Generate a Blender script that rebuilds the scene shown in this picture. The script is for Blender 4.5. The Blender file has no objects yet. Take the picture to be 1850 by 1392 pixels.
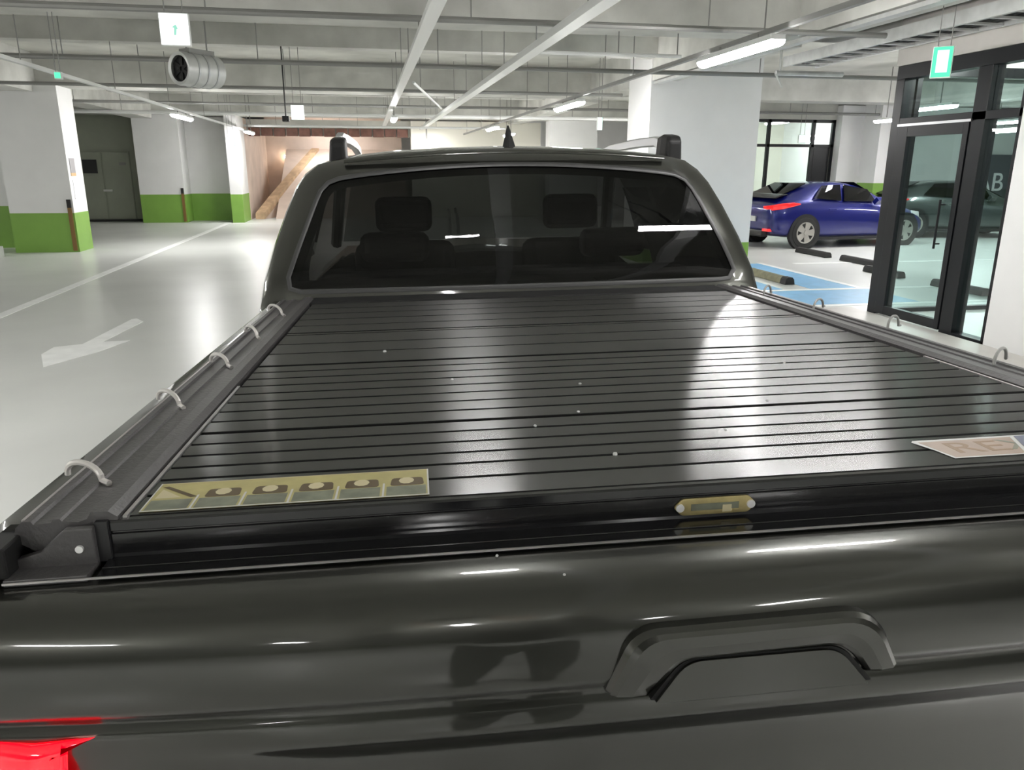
import bpy, math, random
from mathutils import Vector, Matrix
random.seed(7)
PI = math.pi
scn = bpy.context.scene
col = scn.collection

# ------------------------------------------------------------------ camera
cam_d = bpy.data.cameras.new('camera'); cam = bpy.data.objects.new('camera', cam_d); col.objects.link(cam)
R_ = Vector((0.983847, -0.178978, 0.003359)); U_ = Vector((0.045491, 0.268127, 0.962309)); F_ = Vector((0.173133, 0.946612, -0.271938))
mw = Matrix(((R_.x, U_.x, -F_.x, 0), (R_.y, U_.y, -F_.y, 0), (R_.z, U_.z, -F_.z, 1.65), (0, 0, 0, 1)))
cam.matrix_world = mw
cam_d.sensor_width = 36; cam_d.lens = 1391/1850*36; cam_d.clip_start = 0.02
scn.camera = cam
# ------------------------------------------------------------------ world, exposure
w = bpy.data.worlds.new('world'); scn.world = w; w.use_nodes = True
w.node_tree.nodes['Background'].inputs[0].default_value = (0.8, 0.85, 0.9, 1)
w.node_tree.nodes['Background'].inputs[1].default_value = 0.15
vs = scn.view_settings
vs.view_transform = 'Standard'; vs.look = 'None'; vs.gamma = 1; vs.use_curve_mapping = False
vs.exposure = 1.58
scn.cycles.use_denoising = True
scn.cycles.max_bounces = 8; scn.cycles.diffuse_bounces = 5; scn.cycles.glossy_bounces = 5
scn.cycles.transparent_max_bounces = 12
scn.cycles.sample_clamp_indirect = 6
LAMP = 52.0          # strength of every ceiling tube
# ------------------------------------------------------------------ materials
def mat(name, base, rough=.5, metal=0., spec=.5, coat=0., coat_rough=.05, noise=0., nscale=5., bump=0., bscale=50., emit=None, es=0., aniso=0., stretch=None):
    m = bpy.data.materials.new(name); m.use_nodes = True
    nt = m.node_tree; b = nt.nodes['Principled BSDF']
    b.inputs['Base Color'].default_value = (*base, 1); b.inputs['Roughness'].default_value = rough
    b.inputs['Metallic'].default_value = metal; b.inputs['Specular IOR Level'].default_value = spec
    b.inputs['Coat Weight'].default_value = coat; b.inputs['Coat Roughness'].default_value = coat_rough
    if emit: b.inputs['Emission Color'].default_value = (*emit, 1); b.inputs['Emission Strength'].default_value = es
    if noise or bump:
        tc = nt.nodes.new('ShaderNodeTexCoord'); mp = nt.nodes.new('ShaderNodeMapping')
        nt.links.new(tc.outputs['Object'], mp.inputs[0])
        if stretch: mp.inputs['Scale'].default_value = stretch
    if noise:
        n = nt.nodes.new('ShaderNodeTexNoise'); n.inputs['Scale'].default_value = nscale; n.inputs['Detail'].default_value = 6
        nt.links.new(mp.outputs[0], n.inputs['Vector'])
        r = nt.nodes.new('ShaderNodeValToRGB')
        r.color_ramp.elements[0].position = .3; r.color_ramp.elements[1].position = .7
        r.color_ramp.elements[0].color = (*[c*(1-noise) for c in base], 1)
        r.color_ramp.elements[1].color = (*[min(1, c*(1+noise)) for c in base], 1)
        nt.links.new(n.outputs['Fac'], r.inputs[0]); nt.links.new(r.outputs[0], b.inputs['Base Color'])
    if bump:
        n2 = nt.nodes.new('ShaderNodeTexNoise'); n2.inputs['Scale'].default_value = bscale; n2.inputs['Detail'].default_value = 3
        nt.links.new(mp.outputs[0], n2.inputs['Vector'])
        bp = nt.nodes.new('ShaderNodeBump'); bp.inputs['Strength'].default_value = bump; bp.inputs['Distance'].default_value = .01
        nt.links.new(n2.outputs['Fac'], bp.inputs['Height']); nt.links.new(bp.outputs[0], b.inputs['Normal'])
    if aniso:
        b.inputs['Anisotropic'].default_value = aniso
        tg = nt.nodes.new('ShaderNodeTangent'); tg.direction_type = 'UV_MAP'; tg.uv_map = 'uv'
        nt.links.new(tg.outputs[0], b.inputs['Tangent'])
    return m
def glass(name, tint, ior=1.5, rough=0.0):
    m = bpy.data.materials.new(name); m.use_nodes = True; nt = m.node_tree; nt.nodes.clear()
    o = nt.nodes.new('ShaderNodeOutputMaterial'); t = nt.nodes.new('ShaderNodeBsdfTransparent'); g = nt.nodes.new('ShaderNodeBsdfGlossy')
    t.inputs[0].default_value = (*tint, 1); g.inputs['Roughness'].default_value = rough
    lw = nt.nodes.new('ShaderNodeLayerWeight'); lw.inputs[0].default_value = .5      # facing term, the same from both sides of the pane
    pw = nt.nodes.new('ShaderNodeMath'); pw.operation = 'POWER'; pw.inputs[1].default_value = 5
    f0 = ((ior-1)/(ior+1))**2; ma = nt.nodes.new('ShaderNodeMath'); ma.operation = 'MULTIPLY_ADD'; ma.inputs[1].default_value = 1-f0; ma.inputs[2].default_value = f0
    mx = nt.nodes.new('ShaderNodeMixShader')
    nt.links.new(lw.outputs['Facing'], pw.inputs[0]); nt.links.new(pw.outputs[0], ma.inputs[0]); nt.links.new(ma.outputs[0], mx.inputs[0]); nt.links.new(t.outputs[0], mx.inputs[1]); nt.links.new(g.outputs[0], mx.inputs[2])
    nt.links.new(mx.outputs[0], o.inputs[0]); return m
def emis(name, c, s):
    m = bpy.data.materials.new(name); m.use_nodes = True; nt = m.node_tree; nt.nodes.clear()
    o = nt.nodes.new('ShaderNodeOutputMaterial'); e = nt.nodes.new('ShaderNodeEmission')
    e.inputs[0].default_value = (*c, 1); e.inputs[1].default_value = s; nt.links.new(e.outputs[0], o.inputs[0]); return m
M = {
 'concrete': mat('concrete', (.50, .50, .46), .75, noise=.18, nscale=1.3, bump=.25, bscale=8),
 'beam': mat('beam_concrete', (.52, .52, .49), .75, noise=.16, nscale=2.0, bump=.2, bscale=10),
 'floor': mat('epoxy_floor', (.60, .61, .59), .32, noise=.07, nscale=.7, bump=.03, bscale=3),
 'white': mat('white_wall_paint', (.74, .74, .735), .6, noise=.03, nscale=2),
 'green': mat('green_wall_paint', (.20, .38, .065), .45, noise=.05, nscale=3),
 'line': mat('white_floor_paint', (.88, .89, .88), .4, noise=.06, nscale=6),
 'blue_paint': mat('blue_floor_paint', (.17, .42, .68), .45, noise=.1, nscale=5),
 'grey_wall': mat('grey_green_wall', (.30, .32, .26), .6, noise=.06, nscale=2),
 'pink': mat('beige_ramp_plaster', (.60, .49, .42), .7, noise=.12, nscale=1.5),
 'tan': mat('tan_ramp_stone', (.45, .31, .19), .7, noise=.25, nscale=4),
 'brick': mat('reddish_brown_block', (.17, .08, .06), .7, noise=.3, nscale=6),
 'cream': mat('cream_wall', (.72, .70, .62), .6),
 'galv': mat('galvanised_metal', (.60, .61, .60), .4, metal=.5, noise=.1, nscale=8),
 'whitemetal': mat('white_painted_metal', (.72, .73, .72), .4),
 'pipe': mat('grey_conduit', (.25, .25, .24), .5, metal=.3),
 'black': mat('black_plastic', (.012, .012, .013), .4),
 'blackframe': mat('black_aluminium_frame', (.007, .008, .010), .35, spec=.3),
 'rubber': mat('black_rubber', (.02, .02, .02), .75, bump=.2, bscale=60),
 'olive': mat('worn_olive_rubber', (.20, .19, .12), .8, noise=.2, nscale=10),
 'yellowguard': mat('brown_and_dark_guard', (.20, .11, .03), .5),
 'tube': emis('lamp_tube', (1, .985, .97), LAMP),
 'spot': emis('downlight_disc', (1, .97, .92), 14),
 'warmspot': emis('warm_lamp', (1, .8, .6), 10),
 'signwhite': emis('white_sign_face', (.95, 1, .98), 1.3),
 'signgreen': emis('green_sign_light', (.09, .72, .36), .62),
 'signcore': emis('pale_green_sign_light', (.62, 1, .86), .62),
 'signink': emis('green_arrow', (.35, .8, .62), .35),
 'glass': glass('clear_glass', (.86, .93, .92)),
 'tint': glass('tinted_glass', (.03, .032, .031), 1.45),
 'windscreen': glass('windscreen_glass', (.45, .48, .47), 1.5),
 'carglass': glass('dark_car_glass', (.10, .10, .12), 1.6),
 'paint': mat('olive_grey_metallic_paint', (.040, .041, .035), .30, metal=.8, coat=1, coat_rough=.05, bump=.0),
 'lid': mat('black_anodised_slat', (.003, .003, .0035), .27, spec=.78, aniso=1.0, noise=.25, nscale=14),
 'matt': mat('matt_black_groove', (.006, .006, .006), .8, spec=.1),
 'matblack': mat('matt_black_plastic', (.01, .01, .01), .5, spec=.25),
 'rail': mat('black_textured_rail', (.055, .052, .053), .42, spec=.7, bump=.12, bscale=160),
 'beamblk': mat('gloss_black_aluminium', (.008, .008, .009), .12, spec=.6),
 'edge': mat('bright_aluminium_edge', (.55, .53, .53), .35, metal=.8),
 'brass': mat('brass_plate', (.50, .42, .20), .28, metal=.8, noise=.25, nscale=25),
 'gold': mat('gold_sticker_print', (.34, .30, .12), .45, noise=.12, nscale=30),
 'goldpale': mat('pale_gold_print', (.45, .40, .25), .45),
 'stickdark': mat('grey_green_sticker_photo', (.13, .14, .10), .4, noise=.3, nscale=40),
 'stickbrown': mat('dark_brown_print', (.07, .045, .015), .45),
 'stickline': mat('white_sticker_line', (.45, .45, .44), .45),
 'peach': mat('peach_sticker_print', (.30, .22, .17), .45, noise=.1, nscale=30),
 'brownprint': mat('brown_letter_print', (.20, .12, .06), .45),
 'blueprint': mat('slate_blue_print', (.10, .11, .17), .45),
 'silver': mat('satin_silver_trim', (.55, .56, .57), .3, metal=.9),
 'hook': mat('galvanised_wire', (.60, .58, .56), .35, metal=.5),
 'screw': mat('bright_screw', (.8, .8, .8), .3, metal=.7),
 'redlens': mat('lit_red_lens', (.5, .0, .01), .1, coat=1, emit=(.9, .0, .006), es=1.0),
 'redglow': mat('faint_glow_red_lens', (.45, .01, .015), .15, coat=1, emit=(1, .02, .02), es=.25),  # unlit lenses and reflectors given a faint red glow of their own
 'tyre': mat('tyre_rubber', (.018, .018, .018), .8),
 'alloy': mat('alloy_rim', (.50, .48, .45), .3, metal=.7),
 'alloydark': mat('dark_rim_back', (.03, .03, .03), .5),
 'cloth': mat('dark_seat_cloth', (.05, .048, .045), .9),
 'bluecar': mat('metallic_blue_paint', (.004, .008, .15), .28, metal=.35, coat=1, coat_rough=.03),
 'greycar': mat('dark_grey_car_paint', (.07, .08, .08), .3, metal=.4, coat=1),
 'silvercar': mat('silver_car_paint', (.45, .46, .46), .3, metal=.5, coat=1),
 'lamp': mat('clear_lamp_lens', (.8, .8, .8), .1, coat=1),
 'notice': mat('notice_paper', (.34, .33, .34), .6), 'noticeo': mat('notice_orange', (.62, .42, .22), .6), 'paper': mat('white_paper', (.78, .78, .82), .6),
 'darkpanel': mat('dark_grey_panel', (.10, .10, .115), .5), 'letter': mat('white_letter_paint', (.8, .8, .82), .5),
 'bluecloth': mat('grey_blue_curtain', (.25, .32, .36), .8, noise=.15, nscale=3, stretch=(6, 6, .3)),
 'stone': mat('pale_threshold_tile', (.54, .52, .49), .4, noise=.05, nscale=4),
}
M['lid'].node_tree.nodes['Principled BSDF'].inputs['IOR'].default_value = 1.95
# ------------------------------------------------------------------ mesh builder
class MB:
    def __init__(s, off=(0, 0, 0)): s.v = []; s.f = []; s.m = []; s.o = Vector(off); s.uv = False
    def add(s, vs_, fs, mi=0):
        n = len(s.v); s.v += [tuple(Vector(p)+s.o) for p in vs_]; s.f += [tuple(i+n for i in f) for f in fs]; s.m += [mi]*len(fs); return s
    def box(s, a, b, mi=0, rot=None, piv=None):
        x0, y0, z0 = a; x1, y1, z1 = b
        p = [Vector(q) for q in ((x0,y0,z0),(x1,y0,z0),(x1,y1,z0),(x0,y1,z0),(x0,y0,z1),(x1,y0,z1),(x1,y1,z1),(x0,y1,z1))]
        if rot is not None:
            c = Vector(piv) if piv else Vector(((x0+x1)/2, (y0+y1)/2, (z0+z1)/2)); p = [rot @ (q-c)+c for q in p]
        return s.add(p, [(0,3,2,1),(4,5,6,7),(0,1,5,4),(1,2,6,5),(2,3,7,6),(3,0,4,7)], mi)
    def loft(s, rings, closed=True, caps=True, mi=0, flip=False):
        n = len(rings[0]); vs_ = [p for r in rings for p in r]; fs = []
        for i in range(len(rings)-1):
            for j in range(n if closed else n-1):
                k = (j+1) % n; q = (i*n+j, i*n+k, (i+1)*n+k, (i+1)*n+j); fs.append(q[::-1] if flip else q)
        if caps and closed:
            fs.append(tuple(range(n))[::-1] if not flip else tuple(range(n))); b = (len(rings)-1)*n
            fs.append(tuple(b+i for i in range(n)) if not flip else tuple(b+i for i in range(n))[::-1])
        return s.add(vs_, fs, mi)
    def tube(s, pts, r, n=8, mi=0, caps=True):
        pts = [Vector(p) for p in pts]; rings = []; up = None
        for i, p in enumerate(pts):
            d = (pts[min(i+1, len(pts)-1)]-pts[max(i-1, 0)]).normalized()
            if up is None: up = Vector((0, 0, 1)) if abs(d.z) < .9 else Vector((1, 0, 0))
            a = d.cross(up).normalized(); b = a.cross(d).normalized(); up = b
            rr = r[i] if isinstance(r, (list, tuple)) else r
            rings.append([p+a*math.cos(t*2*PI/n)*rr+b*math.sin(t*2*PI/n)*rr for t in range(n)])
        return s.loft(rings, True, caps, mi)
    def prism(s, poly, axis, a, b, mi=0):
        # poly: 2D points; axis: 0 -> (y,z) extruded along x ; 1 -> (x,z) along y ; 2 -> (x,y) along z
        def P(u, v, t): return [(t, u, v), (u, t, v), (u, v, t)][axis]
        return s.loft([[P(u, v, a) for u, v in poly], [P(u, v, b) for u, v in poly]], True, True, mi, flip=(axis == 1))
    def build(s, name, mats, parent=None, smooth=False, bevel=0, angle=35, seg=2, subsurf=0):
        me = bpy.data.meshes.new(name); me.from_pydata(s.v, [], s.f); me.validate()
        if not isinstance(mats, (list, tuple)): mats = [mats]
        for m_ in mats: me.materials.append(m_)
        if len(me.polygons) == len(s.m): me.polygons.foreach_set('material_index', s.m)
        if smooth: me.polygons.foreach_set('use_smooth', [True]*len(me.polygons))
        me.update(); o = bpy.data.objects.new(name, me); col.objects.link(o)
        import bmesh as bmm
        bm = bmm.new(); bm.from_mesh(me); bmm.ops.recalc_face_normals(bm, faces=bm.faces)
        if smooth:
            for e in bm.edges:
                if len(e.link_faces) == 2 and e.calc_face_angle(0) > math.radians(angle): e.smooth = False
        bm.to_mesh(me); bm.free()
        if bevel:
            b = o.modifiers.new('bevel', 'BEVEL'); b.width = bevel; b.segments = seg; b.limit_method = 'ANGLE'; b.harden_normals = False
        if subsurf:
            b = o.modifiers.new('sub', 'SUBSURF'); b.levels = subsurf; b.render_levels = subsurf
        if parent: o.parent = parent
        return o
def tag(o, label=None, cat=None, group=None, kind=None):
    if label: o['label'] = label
    if cat: o['category'] = cat
    if group: o['group'] = group
    if kind: o['kind'] = kind
    return o
def empty(name, loc=(0, 0, 0), rz=0, **k):
    o = bpy.data.objects.new(name, None); col.objects.link(o); o.location = loc; o.rotation_euler = (0, 0, rz); o.empty_display_size = .1
    return tag(o, **k)
def dup(o, parent=None):
    c = o.copy(); col.objects.link(c); c.parent = parent
    if parent is not None: c.matrix_parent_inverse = o.matrix_parent_inverse.copy()
    for ch in [x for x in list(o.children)]: dup(ch, c)
    return c
def boxo(name, a, b, m, parent=None, bevel=0, mi=None):
    return MB().box(a, b).build(name, m, parent, bevel=bevel)
def struct(o, label, cat='structure'):
    return tag(o, label, cat, kind='structure')
def text(name, body, size, m, parent, loc, rot, depth=.001, align='CENTER', sx=1):
    cu = bpy.data.curves.new(name, 'FONT'); cu.body = body; cu.size = size; cu.extrude = depth; cu.align_x = align; cu.align_y = 'CENTER'
    t = bpy.data.objects.new(name, cu); me = bpy.data.meshes.new_from_object(t); bpy.data.curves.remove(cu)
    me.materials.clear(); me.materials.append(m)
    o = bpy.data.objects.new(name, me); col.objects.link(o); o.location = loc; o.rotation_euler = rot; o.scale = (sx, 1, 1)
    if parent: o.parent = parent
    return o

# ================================================================== SETTING
X0, X1, Y0, Y1 = -17, 27, -22, 34; ZC = 3.7
fl = struct(boxo('floor', (X0, Y0, -.15), (X1, Y1, 0), M['floor']), 'pale grey glossy painted garage floor', 'floor')
ce = struct(boxo('ceiling', (X0, Y0, ZC), (X1, Y1, ZC+.2), M['concrete']), 'raw concrete garage ceiling with crossing beams', 'ceiling')
def wall(name, a, b, label, m='white', g=.8):
    mb = MB()
    if g: mb.box(a, (b[0], b[1], g), 1); mb.box((a[0], a[1], g), b, 0)
    else: mb.box(a, b, 0)
    o = mb.build(name, [M[m], M['green']]); return struct(o, label, 'wall')
wall('wall_left', (X0-.2, Y0, 0), (X0, Y1, ZC), 'white far left garage wall with green base')
wall('wall_right', (X1, Y0, 0), (X1+.2, Y1, ZC), 'white far right garage wall with green base')
wall('wall_back', (X0, Y0-.2, 0), (X1, Y0, ZC), 'white garage wall behind the camera with green base')
wall('wall_front', (X0, Y1, 0), (X1, Y1+.2, ZC), 'pale far end wall of the garage', 'white', 0)
# beams under the slab (parts of the ceiling)
for y in (-16.6, -8.3, 0.3, 8.9, 17.3, 25.6):
    MB().box((X0, y-.35, 3.12), (X1, y+.35, ZC)).build('beam', M['beam'], ce)
for x, w_, z in ((-6.4, .6, 3.0), (5.0, .45, 3.06), (13.4, .7, 3.05)):
    ys = [Y0, -16.95, -16.25, -8.65, -7.95, -.05, .65, 8.55, 9.25, 16.95, 17.65, 25.25, 25.95, Y1]
    for i in range(0, len(ys), 2):
        MB().box((x-w_/2, ys[i], z), (x+w_/2, ys[i+1], ZC)).build('beam', M['beam'], ce)
for y in (4.6, 13.1, 21.4):
    MB().box((-6.1, y-.15, 3.4), (4.77, y+.15, ZC)).build('rib', M['beam'], ce)

# floor paint, parts of the floor
MB().box((-4.26, 4.0, 0), (-4.12, 25.0, .004)).build('lane_line', M['line'], fl)
MB().box((-4.9, 24.6, 0), (-3.2, 24.72, .004)).build('lane_line', M['line'], fl)
arrow = [(-2.62, 9.15), (-2.50, 8.95), (-2.60, 7.92), (-2.36, 7.95), (-2.52, 7.45), (-2.78, 6.95), (-2.98, 7.45), (-2.98, 7.75), (-2.76, 7.85), (-2.66, 9.1)]
MB().prism(arrow, 2, 0, .004).build('painted_arrow', M['line'], fl)
for a, b in (((5.28, 8.75), (6.95, 9.85)), ((6.15, 9.98), (6.85, 12.9)), ((5.2, 10.0), (5.72, 12.9)), ((5.72, 12.3), (6.15, 12.9)), ((5.45, 6.35), (5.8, 6.85))):
    MB().box((*a, 0), (*b, .003)).build('blue_marking', M['blue_paint'], fl)
for a, b in (((5.2, 9.86), (8.6, 9.97)), ((6.86, 9.98), (6.96, 13.0)), ((5.2, 8.62), (8.0, 8.74)), ((7.5, 12.75), (12.6, 12.87)), ((7.2, 17.6), (12.6, 17.7))):
    MB().box((*a, 0), (*b, .004)).build('bay_line', M['line'], fl)
MB().box((5.05, 2.0, 0), (5.80, 8.5, .012)).build('threshold_tile', M['stone'], fl)

# ---- wall blocks and columns on the left
def column(a, b, zt, g, label, name='column', m='white', skirt=True):
    root = MB().box((*a, g), (*b, zt)).build(name, M[m]); struct(root, label, 'column')
    if g > 0:
        MB().box((a[0]-.002, a[1]-.002, 0), (b[0]+.002, b[1]+.002, g)).build('green_base', M['green'], root)
    return root
def guard(x, y, z1, parent):
    MB().box((x-.045, y-.02, .03), (x+.03, y+.0, .86)).box((x-.045, y-.025, .86), (x+.03, y, z1), 1).build('corner_guard', [M['yellowguard'], M['rubber']], parent)
b1 = column((-6.86, 16.8), (-5.7, 17.6), 3.12, .76, 'near white column on the left with green base and brown corner guard')
guard(-5.76, 16.79, 1.02, b1)
nb = MB().box((-5.70, 16.92, 1.52), (-5.688, 17.18, 1.80)).box((-5.70, 16.92, 1.46), (-5.688, 17.18, 1.52), 1).build('notice_board', [M['notice'], M['noticeo']], b1)
MB().box((-5.70, 16.96, 1.02), (-5.69, 17.2, 1.38)).build('paper_notice', M['paper'], b1)
b0 = column((-8.6, 17.9), (-6.98, 18.5), 3.12, .85, 'white wall stub with green base left of the near column')
b2 = column((-6.72, 25.4), (-5.45, 26.3), 3.12, .83, 'wide white wall panel with green base beyond the steel doors')
guard(-5.5, 25.39, 1.02, b2)
column((-5.45, 26.3), (-4.1, 26.5), 3.12, .83, 'recessed dim white wall with green base between two columns')
column((-4.08, 25.1), (-3.74, 26.5), 3.12, .84, 'narrow white column with green base beside the ramp')
dw = struct(boxo('wall_recess', (-9.6, 26.3, 0), (-6.74, 26.5, 3.6), M['grey_wall']), 'grey green recessed wall holding steel double doors', 'wall')
d1 = MB().box((-8.72, 26.24, .06), (-7.12, 26.3, 2.08)).build('door_1', M['grey_wall']); struct(d1, 'grey green steel double door at the end on the left', 'door')
for a in (-8.70, -7.90):
    MB().box((a+.01, 26.21, .08), (a+.77, 26.24, 2.05)).build('door_leaf', M['grey_wall'], d1, bevel=.004)
MB().box((-8.46, 26.17, 1.44), (-8.06, 26.21, 1.84)).build('dark_window_panel', M['black'], d1)
MB().box((-7.96, 26.18, .9), (-7.7, 26.21, .96)).build('door_handle', M['galv'], d1)
MB().box((-7.42, 26.18, 1.68), (-7.24, 26.21, 1.76)).build('door_closer', M['pipe'], d1)
struct(boxo('trim_1', (-9.2, 26.14, 0), (-6.8, 26.3, .06), M['rubber']), 'dark threshold strip under the steel doors', 'trim')

# ---- ramp and end walls
rw = struct(boxo('wall_ramp', (-3.74, 32.0, 0), (1.4, 32.2, 3.6), M['pink']), 'beige pink plaster wall behind the ramp', 'wall')
struct(boxo('wall_ramp_side', (-3.9, 26.5, 0), (-3.74, 32.2, 3.12), M['pink']), 'beige pink side wall of the ramp', 'wall')
rp = MB().prism([(26.8, 0), (32.0, 0), (32.0, 2.3)], 0, -3.0, 1.4).build('ramp', M['pink']); struct(rp, 'beige ramp rising behind the pickup cab', 'ramp')
kb = MB(); kb.loft([[(x, y, z), (x+.28, y, z), (x+.28, y, z+.24), (x, y, z+.24)] for x, y, z in ((-3.62, 26.7, -.05), (-3.3, 28.0, .45), (-2.75, 29.8, 1.20), (-2.05, 31.9, 2.1))], True, True)
kb.build('ramp_kerb', M['tan'], rp)
kw = MB(); kw.loft([[(x+.01, y, -.01), (x+.28, y, -.01), (x+.28, y, z), (x+.01, y, z)] for x, y, z in ((-3.62, 26.7, 0), (-3.3, 28.0, .45), (-2.75, 29.8, 1.20), (-2.05, 31.9, 2.1))], True, True)
kw.build('ramp_side', M['pink'], rp)
MB().tube([(-3.0, 31.75, 2.02), (-3.0, 31.9, 2.02)], .07, 14).build('wall_lamp', M['warmspot'], rw)
bk = struct(boxo('wall_header', (-3.74, 27.2, 2.62), (1.5, 27.4, 3.12), M['concrete']), 'concrete header above the ramp opening', 'wall')
x = -3.7
for i in range(13):
    w_ = .37; MB().box((x+.015, 27.12, 2.60+.012*(i % 2)), (x+w_, 27.2, 2.86)).build('brown_block', M['brick'], bk, bevel=.01); x += .395
column((1.5, 27.0), (5.9, 27.4), 3.12, 0, 'pale beige end wall above the cab roof', 'wall_end', 'cream')
column((5.9, 25.6), (7.5, 26.2), 3.12, .8, 'pale column end wall behind the wide column', 'column')
column((7.9, 22.5), (8.3, 23.4), 3.12, .8, 'slim pale column left of the wide white column')
# ---- big white column
bc = column((4.76, 13.15), (6.76, 14.3), 3.70, .36, 'widest white column, right behind the pickup cab')
# ---- right: hall with glass front far behind the blue car
hall = struct(boxo('wall_hall', (12.0, 18.9, 0), (16.5, 19.3, 3.2), M['white']), 'white wall right of the far glass entrance', 'wall')
struct(boxo('wall_hall_left', (8.0, 19.1, 0), (9.76, 19.3, 3.2), M['cream']), 'cream wall left of the far glass entrance', 'wall')
struct(boxo('wall_hall_top', (9.76, 19.15, 2.86), (12.0, 19.35, 3.4), M['concrete']), 'concrete strip above the far glass entrance', 'wall')
struct(boxo('wall_hall_back', (9.3, 23.4, 0), (13.0, 23.6, 3.2), M['cream']), 'cream back wall inside the far entrance', 'wall')
struct(boxo('wall_hall_side', (12.9, 19.3, 0), (13.0, 23.4, 3.2), M['white']), 'white side wall inside the far entrance', 'wall')
struct(boxo('door_2', (10.9, 23.33, 0), (12.0, 23.4, 2.1), M['grey_wall']), 'grey door inside the far entrance', 'door')
w1 = MB()
for x in (9.80, 10.16, 11.40, 11.96): w1.box((x-.04, 19.16, 0), (x+.04, 19.24, 2.86))
for z in (0.04, 2.22, 2.82): w1.box((9.76, 19.16, z-.035), (12.0, 19.24, z+.035))
w1.box((11.46, 19.18, 0), (11.9, 19.22, 2.2))
w1 = w1.build('window_1', M['blackframe']); struct(w1, 'black framed glass entrance behind the blue car', 'window')
for a, b in ((9.84, 10.12), (10.20, 11.36)):
    MB().box((a, 19.19, .08), (b, 19.2, 2.18)).build('pane', M['glass'], w1)
for a, b in ((9.84, 10.12), (10.20, 11.36), (11.44, 11.92)):
    MB().box((a, 19.19, 2.26), (b, 19.2, 2.78)).build('pane', M['glass'], w1)
column((12.62, 18.2), (13.3, 18.9), 3.3, 1.3, 'white corner with green band between the blue car and the glass door')
# dark panel wall with block letters, far right seen through the glass
dp = struct(boxo('wall_letters', (18.9, 22.6, 0), (26.0, 22.9, 3.0), M['white']), 'pale wall far right seen through the sidelight', 'wall')
MB().box((19.0, 22.5, .0), (23.6, 22.6, 2.1)).build('dark_panel', M['darkpanel'], dp)
text('letters', 'AB', .82, M['letter'], dp, (19.75, 22.49, 1.22), (PI/2, 0, 0), .01)
cu = struct(boxo('wall_curtain', (13.2, 22.4, 0), (18.6, 22.6, 3.0), M['bluecloth']), 'grey blue panelled wall seen through the glass door', 'wall')
for i in range(9):
    MB().box((13.3+i*.58, 22.34, 0), (13.8+i*.58, 22.4, 3.0)).build('panel', M['bluecloth'], cu, bevel=.01)

# ---- glass vestibule, near right
XV = 5.84
pil = column((XV, 4.6), (XV+1.2, 6.40), 3.2, 0, 'white pillar at the right edge beside the glass entrance', 'column')
hd = struct(MB().box((XV-.02, 6.4, 2.74), (XV+.16, 8.24, 3.4)).box((XV-.02, 4.4, 2.95), (XV+.0, 6.4, 3.4)).box((XV+.16, 8.1, 2.74), (9.4, 8.24, 3.4)).build('wall_header_right', M['stone']), 'pale header over the near glass entrance', 'wall')
fr = MB()
fr.box((XV, 6.40, 2.60), (XV+.14, 8.24, 2.74))                       # top bar
fr.box((XV, 8.10, 0), (XV+.14, 8.24, 2.60))                         # corner post
fr.box((XV, 6.84, 0), (XV+.14, 7.02, 2.60))                         # mullion
fr.box((XV, 6.40, 2.11), (XV+.14, 8.10, 2.19))                      # transom
fr.box((XV, 6.40, 0), (XV+.14, 6.84, .03))
fr.box((XV, 6.40, 0), (XV+.1, 6.44, 2.60))
w2 = fr.build('window_2', M['blackframe'], bevel=.004); struct(w2, 'black framed glass front with door beside the white pillar', 'window')
for a, b, c, d in ((6.44, 6.84, .03, 2.11), (6.44, 6.84, 2.19, 2.6), (7.02, 8.10, 2.19, 2.6)):
    MB().box((XV+.05, a, c), (XV+.06, b, d)).build('pane', M['glass'], w2)
dr = MB()
dr.box((XV-.01, 7.03, 0.02), (XV+.05, 7.10, 2.10)); dr.box((XV-.01, 7.93, .02), (XV+.05, 8.09, 2.10))
dr.box((XV-.01, 7.10, 1.99), (XV+.05, 7.93, 2.10)); dr.box((XV-.01, 7.10, .02), (XV+.05, 7.93, .12))
dd = dr.build('door_3', M['blackframe'], bevel=.003); struct(dd, 'black framed glass door of the near entrance', 'door')
MB().box((XV+.015, 7.10, .12), (XV+.025, 7.93, 1.99)).build('pane', M['glass'], dd)
MB().box((XV-.02, 7.0, 2.10), (XV-.005, 8.1, 2.125)).build('silver_trim', M['silver'], dd)
MB().tube([(XV-.06, 7.2, .85), (XV-.06, 7.2, 1.35)], .012).tube([(XV-.06, 7.2, .9), (XV, 7.2, .9)], .008).tube([(XV-.06, 7.2, 1.3), (XV, 7.2, 1.3)], .008).build('door_handle', M['blackframe'], dd)
sg = MB(); 
for x in (6.05, 7.6, 9.3): sg.box((x-.03, 8.12, 0), (x+.03, 8.2, 2.74))
sg.box((XV+.14, 8.12, 2.64), (9.3, 8.2, 2.74)); sg.box((XV+.14, 8.12, 0), (9.3, 8.2, .05))
w3 = sg.build('window_3', M['blackframe']); struct(w3, 'black framed side glazing of the near entrance', 'window')
for a, b in ((6.08, 7.57), (7.63, 9.27)): MB().box((a, 8.155, .05), (b, 8.165, 2.64)).build('pane', M['glass'], w3)
vc = struct(boxo('ceiling_entrance', (XV+.16, 4.4, 2.95), (9.4, 8.1, 3.05), M['white']), 'white ceiling inside the near glass entrance', 'ceiling')

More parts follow.
